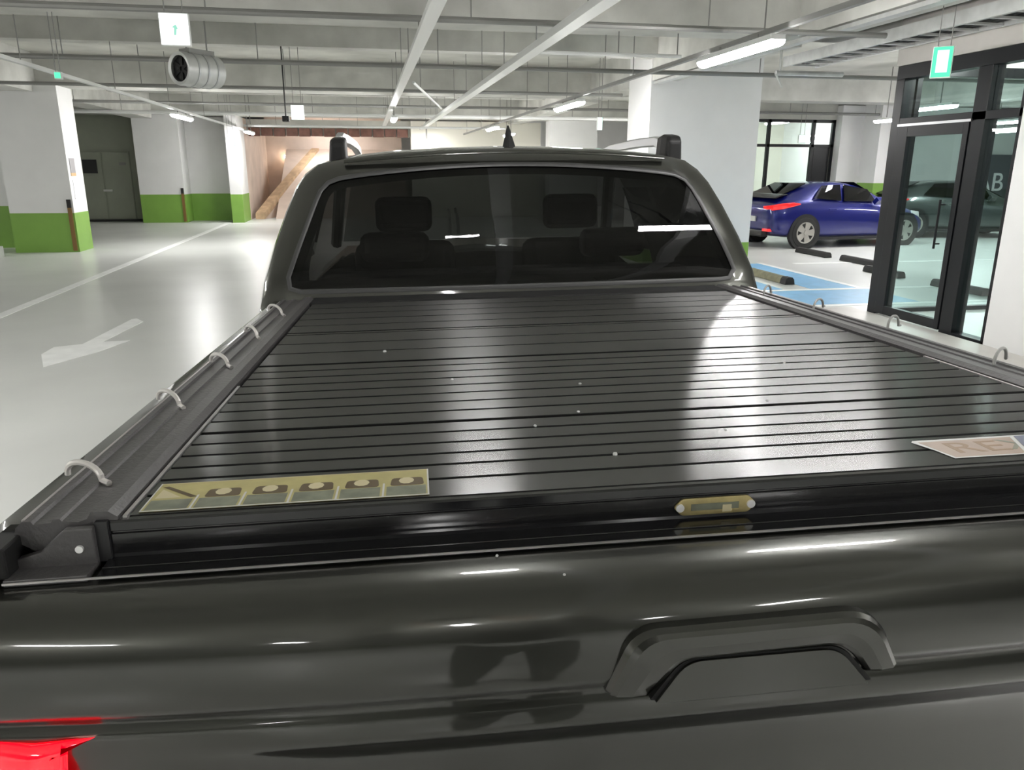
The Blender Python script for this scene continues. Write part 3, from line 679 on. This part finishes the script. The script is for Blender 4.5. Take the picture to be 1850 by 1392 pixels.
# front beam: ribbed face, glossy ledge and bright lip
bp_ = [(.010, -.0012), (-.006, -.0012), (-.0075, -.004), (-.0075, -.014), (-.0055, -.0155), (-.0055, -.0170), (-.0075, -.0185), (-.0075, -.0430), (-.0085, -.0470), (-.050, -.0505), (-.0508, -.0545), (.010, -.0545)]
sub(T().prism(bp_, 0, -.742, .742), 'locking_beam', M['beamblk'])
sub(T().box((-.842, -.0525, -.0525), (.842, -.0505, -.0500)), 'lip_trim', M['edge'])
for z in (-.047,):
    sub(T().box((-.742, -.034, -.0495), (.742, -.031, -.0475)), 'ledge_ridge', M['beamblk'], bevel=.0008)
for s_ in (-1, 1):
    pts = [(.752, -.056), (.752, -.004), (.783, -.004), (.800, -.018), (.812, -.030), (.842, -.038), (.842, -.056)]
    sub(T().prism([(s_*x, z) for x, z in pts], 1, -.020, -.008), 'end_cap', M['rail'], bevel=.0015)
    sub(T().box((min(s_*.752, s_*.842), -.050, -.056), (max(s_*.752, s_*.842), -.016, -.048)), 'end_cap_foot', M['rail'], bevel=.001)
    sub(T().tube([(s_*.768, -.0235, -.028), (s_*.768, -.0195, -.028)], .0045, 16), 'screw', M['screw'])
    sub(T().box((min(s_*.738, s_*.752), -.012, -.050), (max(s_*.738, s_*.752), .0, .0)), 'corner_gap', M['black'])
# latch plate
lp_ = rounded([(-.050, -.0225), (-.036, -.0185-.0035), (.049, -.0185-.0035), (.060, -.026), (.060, -.036), (.050, -.0425), (-.036, -.0425), (-.050, -.036)], .003, 3)
lp_ = rounded([(-.051, -.031), (-.040, -.0195), (.049, -.0195), (.060, -.031), (.049, -.0425), (-.040, -.0425)], .004, 3)
sub(T().prism(lp_, 1, -.0105, -.0075), 'latch_plate', M['brass'], bevel=.0006)
for x in (-.043, .052): sub(T().tube([(x, -.0130, -.031), (x, -.0105, -.031)], .0055, 14), 'plate_rivet', M['screw'])
sub(T().box((-.028, -.0112, -.036), (.036, -.0104, -.027)), 'plate_print', M['stickdark'])
sub(T().box((.014, -.0116, -.0395), (.026, -.0104, -.030)), 'plate_print', M['goldpale'])
# instruction sticker: six cells
st = MB((0, 0, ZL+.0009)); ax0, ax1, ay0, ay1 = -.7085, -.3615, .008, .098
def slab(b_, x0, y0, x1, y1, z0, z1, mi): b_.box((x0, y0, z0), (x1, y1, z1), mi)
slab(st, ax0, ay0, ax1, ay1, 0, .0004, 0); cw = (ax1-ax0)/6
for i in range(6):
    x0 = ax0+i*cw
    slab(st, x0+.004, ay0+.004, x0+cw-.004, ay0+.034, .0004, .0006, 1)
    if i == 0:
        st.add([(x0+.006, ay1-.012, .0007), (x0+.012, ay1-.010, .0007), (x0+cw, ay0+.040, .0007), (x0+cw-.008, ay0+.038, .0007)], [(3, 2, 1, 0)], 2)
        st.add([(x0+.006, ay0+.040, .0006), (x0+.038, ay0+.040, .0006), (x0+.008, ay1-.020, .0006)], [(0, 1, 2)], 4)
    else:
        st.prism(rounded([(x0+.008, ay0+.036), (x0+cw-.006, ay0+.036), (x0+cw-.008, ay0+.062), (x0+.010, ay0+.062)], .006, 3), 2, .0004, .0007, 2)
        st.prism([(x0+cw*.5+.010*math.cos(t*PI/5), ay0+.052+.011*math.sin(t*PI/5)) for t in range(10)], 2, .0007, .0009, 4)
    if i: slab(st, x0-.0012, ay0, x0+.0012, ay0+.045, .0004, .0009, 3)
slab(st, ax0, ay0, ax1, ay0+.0022, .0004, .0008, 3); slab(st, ax1-.002, ay0, ax1, ay1, .0004, .0008, 3); slab(st, ax0, ay0, ax0+.0015, ay1, .0004, .0008, 3); slab(st, ax0, ay1-.0015, ax1, ay1, .0004, .0007, 4)
stk = st.build('instruction_sticker', [M['gold'], M['stickdark'], M['stickbrown'], M['stickline'], M['goldpale']], cover)
# brand sticker
b2_ = MB((0, 0, ZL+.0009))
b2_.prism([(.340, .092), (.352, .055), (.358, .022), (.700, .022), (.700, .098), (.345, .098)], 2, 0, .0004, 1)
b2_.prism([(.349, .090), (.362, .026), (.696, .026), (.696, .094)], 2, .0004, .0006, 0)
b2_.prism([(.474, .026), (.492, .026), (.524, .094), (.504, .094)], 2, .0006, .0009, 2)
b2_.prism([(.467, .026), (.473, .026), (.503, .094), (.497, .094)], 2, .0006, .0009, 1)
b2_.prism([(.493, .026), (.499, .026), (.531, .094), (.525, .094)], 2, .0006, .0009, 1)
bs = b2_.build('brand_sticker', [M['peach'], M['stickline'], M['blueprint']], cover)
tx = text('sticker_letters', 'RE', .060, M['brownprint'], cover, (.418, .058, ZL+.0016), (0, 0, 0), .0001, sx=1.35)
tx = text('sticker_letters', 'X', .060, M['stickdark'], cover, (.485, .060, ZL+.0017), (0, 0, 0), .0001, sx=1.2)
tx = text('sticker_letters', 'TON', .060, M['brownprint'], cover, (.610, .058, ZL+.0016), (0, 0, 0), .0001, sx=1.2)
# dried water spots on the slats, tiny paint chips on the tailgate
random.seed(3)
for (x, y, rr0) in ((-.097, .118, .0045), (-.105, .335, .003), (-.063, .520, .004), (-.189, .27, .003), (-.306, .60, .004), (.235, .345, .003), (-.45, .9, .006), (.40, .62, .003), (.1, .2, .002)):
    sub(T().tube([(x, y, .0002), (x+.002, y-.003, .0009)], rr0*.65, 9), 'water_spot', M['stickline'])
for (x, y, z) in ((-.262, -.118, -.072), (-.250, -.120, -.0735), (-.212, -.104, -.063), (-.285, -.06, -.0555), (-.16, -.1465, -.186), (.145, -.144, -.188)):
    T().tube([(x, y+.004, z-.002), (x, y-.0035, z+.003)], .0018, 6).build('paint_chip', M['stickline'], truck)
# rope hooks along both rails
def hook(pts, r=.0042, m='hook'): return sub(T().tube(pts, r, 8), 'rope_hook', M[m], smooth=True)
def arch(x0, y0, x1, y1, h, z0=.004):
    out = []
    for k in range(13):
        t = k/12; a = PI*t; q = .5-.5*math.cos(a*.98)
        out.append((x0+(x1-x0)*q, y0+(y1-y0)*q, z0+h*math.sin(a)**.8))
    out.append((x1+(x1-x0)*.22, y1+(y1-y0)*.3, z0-.001))
    return out
HL = [(-.846, .150, -.790, .118), (-.846, .535, -.795, .485), (-.830, .850, -.782, .800), (-.830, 1.22, -.785, 1.14), (-.838, 1.60, -.782, 1.51)]
for a in HL: hook(arch(*a, .021))
HR = [(.795, .505, .862, .555), (.832, .93, .878, .955), (.790, 1.235, .850, 1.29), (.785, 1.56, .838, 1.62)]
for a in HR: hook(arch(*a, .028), .0034, 'pipe')

# --- cab
CP = [(.930, 1.890, -.20), (.925, 1.895, -.05), (.905, 1.925, .05), (.870, 1.990, .17), (.830, 2.075, .29), (.797, 2.145, .375), (.765, 2.185, .425), (.720, 2.215, .462), (.640, 2.235, .483), (.45, 2.25, .503), (.22, 2.258, .514), (0, 2.26, .518)]
def rear_y(z):
    pts = [(-.2, 1.885), (-.05, 1.885), (.05, 1.905), (.17, 1.965), (.29, 2.050), (.375, 2.118), (.425, 2.155), (.462, 2.19), (.52, 2.25)]
    for a, b in zip(pts, pts[1:]):
        if a[0] <= z <= b[0]: return a[1]+(b[1]-a[1])*(z-a[0])/(b[0]-a[0])
    return pts[0][1] if z < -.2 else pts[-1][1]
def rsurf(x, z, off=0):      # slightly bowed rear face
    return (x, rear_y(z)-.030*(1-(x/.85)**2)-off, z)
full = [(-x, y, z) for x, y, z in CP]+[(x, y, z) for x, y, z in CP[-2::-1]]     # left belt -> roof -> right belt
# shell going forward: sides, roof
def station(dy, dw, dz, ytop=None):
    return [(x*(1+dw*(1 if z < .45 else .5)), y+dy, z+dz*(max(0, z)/.5)) for x, y, z in full]
sh = T(); rs = [[(x, y, z) for x, y, z in full], station(.05, .012, .006), station(.25, .015, .02), station(.9, .015, .040), station(1.4, .01, .035)]
sh.loft(rs, False, False)
# rear face ring: from shell edge to window opening
win = rounded([(-.815, .028), (-.690, .402), (.690, .402), (.815, .028)], [.075, .09, .09, .075], 8)
# bow the top edge of the window upwards
win = [(x, z+(.050*(1-(x/.69)**2) if z > .30 and abs(x) < .69 else 0)) for x, z in win]
def resample(poly, n, closed=True):
    P_ = [Vector((a, b)) for a, b in poly]; 
    if closed: P_.append(P_[0])
    L_ = [0]
    for a, b in zip(P_, P_[1:]): L_.append(L_[-1]+(b-a).length)
    out = []; 
    for i in range(n):
        s_ = L_[-1]*i/(n if closed else n-1); k = 0
        while k < len(L_)-2 and L_[k+1] < s_: k += 1
        t = (s_-L_[k])/max(1e-9, L_[k+1]-L_[k]); out.append(tuple(P_[k].lerp(P_[k+1], t)))
    return out
topmid = []
wtop = []
for i in range(17):
    x = -.60+1.2*i/16; wtop.append((x, .402+.050*(1-(x/.69)**2)))
win = rounded([(0, .020), (-.835, .024), (-.693, .402), (-.60, .4122)], [.001, .06, .06, .001], 8)[9:27]
win = [p for p in win if p[0] < -.602]
win = win+wtop+[(-a, b) for a, b in win[::-1]]
def add_z(poly): return [rsurf(a, b) for a, b in poly]
N = 96
wr_ = resample(win, N)
ang = lambda p, c=(0, .22): math.atan2((p[1]-c[1])*1.9, p[0]-c[0])
outl2 = [(x, z) for x, y, z in full]; outl2 = outl2+[(.93, -.22), (-.93, -.22)]
od = resample(outl2, 400)
def match(p, c=(0, .22)):
    a = ang(p); best = min(od, key=lambda q: abs((ang(q)-a+PI) % (2*PI)-PI)); return best
def edge_y(x, z):
    # y of the shell edge for an outline point
    best = min(full, key=lambda q: (q[0]-x)**2+(q[2]-z)**2); 
    cand = []
    for a, b in zip(full, full[1:]):
        A = Vector((a[0], a[2])); B = Vector((b[0], b[2])); d = B-A; t = max(0, min(1, ((Vector((x, z))-A).dot(d))/max(1e-9, d.length_squared)))
        cand.append(((A+d*t-Vector((x, z))).length, a[1]+(b[1]-a[1])*t))
    m_ = min(cand); return m_[1] if m_[0] < .05 else rear_y(z)
rr_ = [[], [], [], []]
for p in wr_:
    q = match(p); eo = Vector((q[0], edge_y(*q), q[1])); wi = Vector(rsurf(*p))
    for k, t in enumerate((0, .18, .7, 1)):
        v = eo.lerp(wi, t)
        if 0 < t < 1: v.y = min(v.y, rsurf(v.x, v.z)[1]+.004*(1-t)) if t > .5 else v.y-.012
        rr_[k].append(tuple(v))
sh.loft(rr_, True, False)
# lower sides of the cab and the nose
low = [[(s2*x, y, z) for y, z in ()] for s2, x in ()]
for s_ in (-1, 1):
    sh.loft([[(s_*x, y, z) for x, z in ((.930, -.20), (.955, -.32), (.955, -.55), (.93, -.78), (.86, -.84))] for y in (1.89, 2.4, 3.0, 3.7)], False, False)
sh.add([(-.93, 1.89, -.20), (.93, 1.89, -.20), (.86, 1.89, -.84), (-.86, 1.89, -.84)], [(0, 1, 2, 3)])
cabo = sh.build('cab_body', M['paint'], truck, smooth=True, angle=40)
def csub(mb, name, m, **k): return mb.build(name, m, cabo, **k)
# gasket ring and rear glass
def grow(poly, d):
    c = Vector((0, .22)); out = []
    n = len(poly)
    for i, p in enumerate(poly):
        a = Vector(poly[i-1]); b = Vector(poly[(i+1) % n]); t = (b-a).normalized(); nn = Vector((-t.y, t.x))
        if nn.dot(Vector(p)-c) < 0: nn = -nn
        out.append(tuple(Vector(p)+nn*d))
    return out
g0 = grow(wr_, .010); g1 = grow(wr_, -.006)
csub(T().loft([[rsurf(a, b, -.004) for a, b in g0], [rsurf(a, b, .006) for a, b in g0], [rsurf(a, b, .008) for a, b in wr_], [rsurf(a, b, .004) for a, b in g1], [rsurf(a, b, -.01) for a, b in g1]], True, False), 'window_gasket', mat('gasket_rubber', (.035, .035, .035), .42, spec=.5), smooth=True, angle=60)
g2 = grow(wr_, -.004); NZ = 10
gl = T(); cvs = [[( (a)*k, .22+(b-.22)*k) for a, b in g2] for k in (1, .85, .65, .4, .2, .05)]
gl.loft([[rsurf(a, b, -.001) for a, b in c_] for c_ in cvs], True, False); gl.add([rsurf(a, b, -.001) for a, b in cvs[-1]], [tuple(range(N))])
csub(gl, 'rear_window', M['tint'], smooth=True)
# dark ceramic border inside the glass and vertical pane splits
g3 = grow(wr_, -.036)
csub(T().loft([[rsurf(a, b, -.006) for a, b in g2], [rsurf(a, b, -.006) for a, b in g3]], True, False), 'dark_border', M['black'])
# roof lip strip above the window
csub(T().loft([[(x, 2.20-.026*(1-(x/.85)**2)+dy, .470+.036*(1-(x/.69)**2)+dz) for dy, dz in ((0, -.012), (-.022, -.010), (-.020, -.004), (0, .004))] for x in [-.62+1.24*i/20 for i in range(21)]], True, True), 'roof_lip', M['paint'], smooth=True, angle=50)
# side windows (dark), door seams
for s_ in (-1, 1):
    csub(T().loft([[(s_*(x+.012), y, z) for x, z in ((.918, .02), (.882, .14), (.845, .26), (.808, .355))] for y in (2.28, 2.5, 3.0)], False, False), 'side_window', M['carglass'], smooth=True)
    csub(T().loft([[(s_*(x+.014), y, z) for x, z in ((.918, .02), (.882, .14), (.845, .26), (.808, .355))] for y in (3.08, 3.4, 3.55)], False, False), 'side_window', M['carglass'], smooth=True)
    csub(T().box((min(s_*.955, s_*.975), 2.5, -.12), (max(s_*.955, s_*.975), 2.7, -.09)), 'door_handle', M['paint'], bevel=.008)
    csub(T().box((min(s_*.95, s_*1.12), 3.5, .0), (max(s_*.95, s_*1.12), 3.58, .14)), 'side_mirror', M['paint'], bevel=.02)
# windscreen and hood, front end
csub(T().loft([[(x, y, z) for x in (-w_, -w_*.5, 0, w_*.5, w_)] for y, z, w_ in ((3.52, .55, .64), (3.75, .40, .72), (4.05, .12, .80), (4.12, .05, .82))], False, False), 'windscreen', M['windscreen'], smooth=True)
T().loft([[(x, y, z) for x, z in ((-.95*k, -.6), (-.95*k, zt-.12), (-.80*k, zt), (0, zt+.03), (.80*k, zt), (.95*k, zt-.12), (.95*k, -.6))] for y, zt, k in ((3.62, -.02, 1), (4.15, .02, 1), (4.6, -.06, .99), (4.85, -.18, .96), (4.95, -.34, .90))], True, True).build('bonnet', M['paint'], truck, smooth=True, angle=45)
for s_ in (-1, 1):
    csub(T().tube([(s_*.74, 3.50, .52), (s_*.86, 4.1, .04)], .035, 8), 'windscreen_pillar', M['paint'], smooth=True)
# interior
def inside(mb, name, m='cloth', **k): return csub(mb, name, M[m], **k)
inside(T().box((-.86, 1.95, -.55), (.86, 3.6, -.5)), 'cabin_floor', 'black')
inside(T().box((-.74, 2.10, -.45), (.74, 2.22, .06), rot=Matrix.Rotation(-.2, 3, 'X')), 'rear_seat', bevel=.04)
for x in (-.45, .45): inside(T().box((x-.14, 2.26, .08), (x+.14, 2.34, .20)), 'rear_headrest', bevel=.04, seg=3)
for x in (-.42, .42):
    inside(T().box((x-.25, 2.95, -.45), (x+.25, 3.08, .12), rot=Matrix.Rotation(-.2, 3, 'X')), 'front_seat', bevel=.06, seg=3)
    inside(T().box((x-.14, 3.02, .16), (x+.14, 3.10, .33)), 'front_headrest', bevel=.045, seg=3)
inside(T().box((-.80, 3.62, -.5), (.80, 3.95, .0)), 'dashboard', 'black', bevel=.05)
# roof rails, antenna
for s_ in (-1, 1):
    rail = T().loft([[((.70 if s_ > 0 else -.655)+dx, y, z+dz-(.015 if s_ > 0 else -.012)) for dx, dz in ((-.018, 0), (.018, 0), (.014, .042), (-.014, .042))] for y, z in ((2.42, .525), (2.52, .545), (2.8, .552), (3.3, .552), (3.55, .535))], True, True).build('roof_rail', M['silver'], truck, bevel=.005)
    T().loft([[((.70 if s_ > 0 else -.655)+dx*k, y, z+dz-.015) for dx, dz in ((-.036, 0), (.036, 0), (.033, h), (-.025, h))] for y, z, h, k in ((2.285, .470, .085, .92), (2.31, .470, .108, 1), (2.38, .475, .112, 1), (2.46, .48, .10, .8))], True, True).build('rail_foot', M['matblack'], truck, bevel=.012, seg=3)
T().loft([[(.045+dx*k, y0+ (y1-y0)*j, z) for dx, j in ((-.5, 0), (-.25, .85), (0, 1), (.25, .85), (.5, 0), (0, -.12))] for z, k, y0, y1 in ((.51, .075, 2.50, 2.70), (.535, .055, 2.50, 2.66), (.57, .035, 2.51, 2.60), (.605, .018, 2.52, 2.555), (.622, .006, 2.525, 2.54))], True, True).build('antenna_fin', M['matblack'], truck, smooth=True, angle=50)
# wheels, each set so that it stands on the garage floor
for (x, y) in ((-.80, .62), (.80, .62), (-.80, 3.95), (.80, 3.95)):
    s_ = 1 if x > 0 else -1
    t = wheel(truck, x, y, s_, .385)
    # rotate wheel into the truck frame: axis along x
    t.rotation_euler = (0, 0, -PI/2)
    base = to+TM @ Vector((x, y, 0)); t.location = (x, y, .385-base.z/TM[2][2])
    T().box((min(x-.12, x+.12), y-.42, -.88), (max(x-.12, x+.12), y+.42, -.40)).build('wheel_well', M['black'], truck, bevel=.05)

# ================================================================== PHOTOGRAPHER (behind the lens, mirrored in the tailgate)
def skin(name, pts, edges, radii, m, parent, root=0, sub_=1):
    me = bpy.data.meshes.new(name); me.from_pydata(pts, edges, []); me.materials.append(m)
    o = bpy.data.objects.new(name, me); col.objects.link(o); o.parent = parent
    o.modifiers.new('skin', 'SKIN'); sb = o.modifiers.new('sub', 'SUBSURF'); sb.levels = sub_; sb.render_levels = sub_
    for i, rd in enumerate(radii):
        me.skin_vertices[0].data[i].radius = rd if isinstance(rd, tuple) else (rd, rd)
        me.skin_vertices[0].data[i].use_root = (i == root)
    for p in me.polygons: p.use_smooth = True
    return o
jacket = mat('black_jacket', (.012, .012, .013), .9); jeans = mat('dark_trousers', (.015, .016, .02), .9); skinm = mat('skin', (.45, .28, .20), .55); shoe = mat('dark_shoe', (.02, .02, .02), .6)
per = empty('person', (.17, -.46, 0), 0, label='person in a black jacket behind the camera, holding up a phone', cat='person')
skin('clothes', [(0, 0, .95), (0, -.01, 1.15), (0, 0, 1.36), (0, .0, 1.47), (-.17, 0, 1.42), (-.25, .06, 1.20), (-.21, .26, 1.40), (.17, 0, 1.42), (.23, .06, 1.20), (.0, .26, 1.40)],
     [(0, 1), (1, 2), (2, 3), (2, 4), (4, 5), (5, 6), (2, 7), (7, 8), (8, 9)], [(.17, .12), (.155, .11), (.18, .12), (.07, .07), (.075, .075), .055, .04, (.075, .075), .055, .04], jacket, per, sub_=2)
skin('trousers', [(0, 0, .98), (-.10, 0, .88), (-.12, .02, .50), (-.13, -.01, .10), (.10, 0, .88), (.12, .02, .50), (.13, -.01, .10)],
     [(0, 1), (1, 2), (2, 3), (0, 4), (4, 5), (5, 6)], [(.15, .11), .095, .07, .055, .095, .07, .055], jeans, per, sub_=2)
hd_ = skin('head', [(0, .01, 1.50), (0, .02, 1.58), (0, .04, 1.64), (0, .035, 1.72)], [(0, 1), (1, 2), (2, 3)], [.055, .06, (.075, .085), (.07, .085)], skinm, per, sub_=2)
skin('hair', [(0, -.01, 1.70), (0, .02, 1.77)], [(0, 1)], [(.085, .095), (.06, .07)], M['black'], per, sub_=2)
skin('hand', [(-.21, .27, 1.41), (-.235, .34, 1.50), (-.235, .385, 1.57), (-.225, .40, 1.61), (-.23, .405, 1.59), (-.235, .405, 1.565), (-.25, .38, 1.62)], [(0, 1), (1, 2), (2, 3), (2, 4), (2, 5), (1, 6)], [.03, .035, .018, .009, .009, .009, .010], skinm, per, sub_=1)
skin('hand', [(.0, .27, 1.41), (-.04, .34, 1.50), (-.055, .385, 1.57), (-.068, .40, 1.61), (-.064, .405, 1.59), (-.06, .405, 1.565), (-.05, .38, 1.62)], [(0, 1), (1, 2), (2, 3), (2, 4), (2, 5), (1, 6)], [.03, .035, .018, .009, .009, .009, .010], skinm, per, sub_=1)
for x in (-.13, .13): MB().loft([[(x+dx*k, y, z) for dx, z in ((-.045, 0), (.045, 0), (.04, h), (-.04, h))] for y, h, k in ((-.09, .09, .8), (0, .10, 1), (.10, .06, 1), (.17, .03, .7))], True, True).build('shoe', shoe, per, bevel=.01)
ph = boxo('phone', (-.055, -.048, 1.575), (.10, -.040, 1.655), M['black'], bevel=.003); tag(ph, 'black phone held up in landscape behind the tailgate', 'phone')
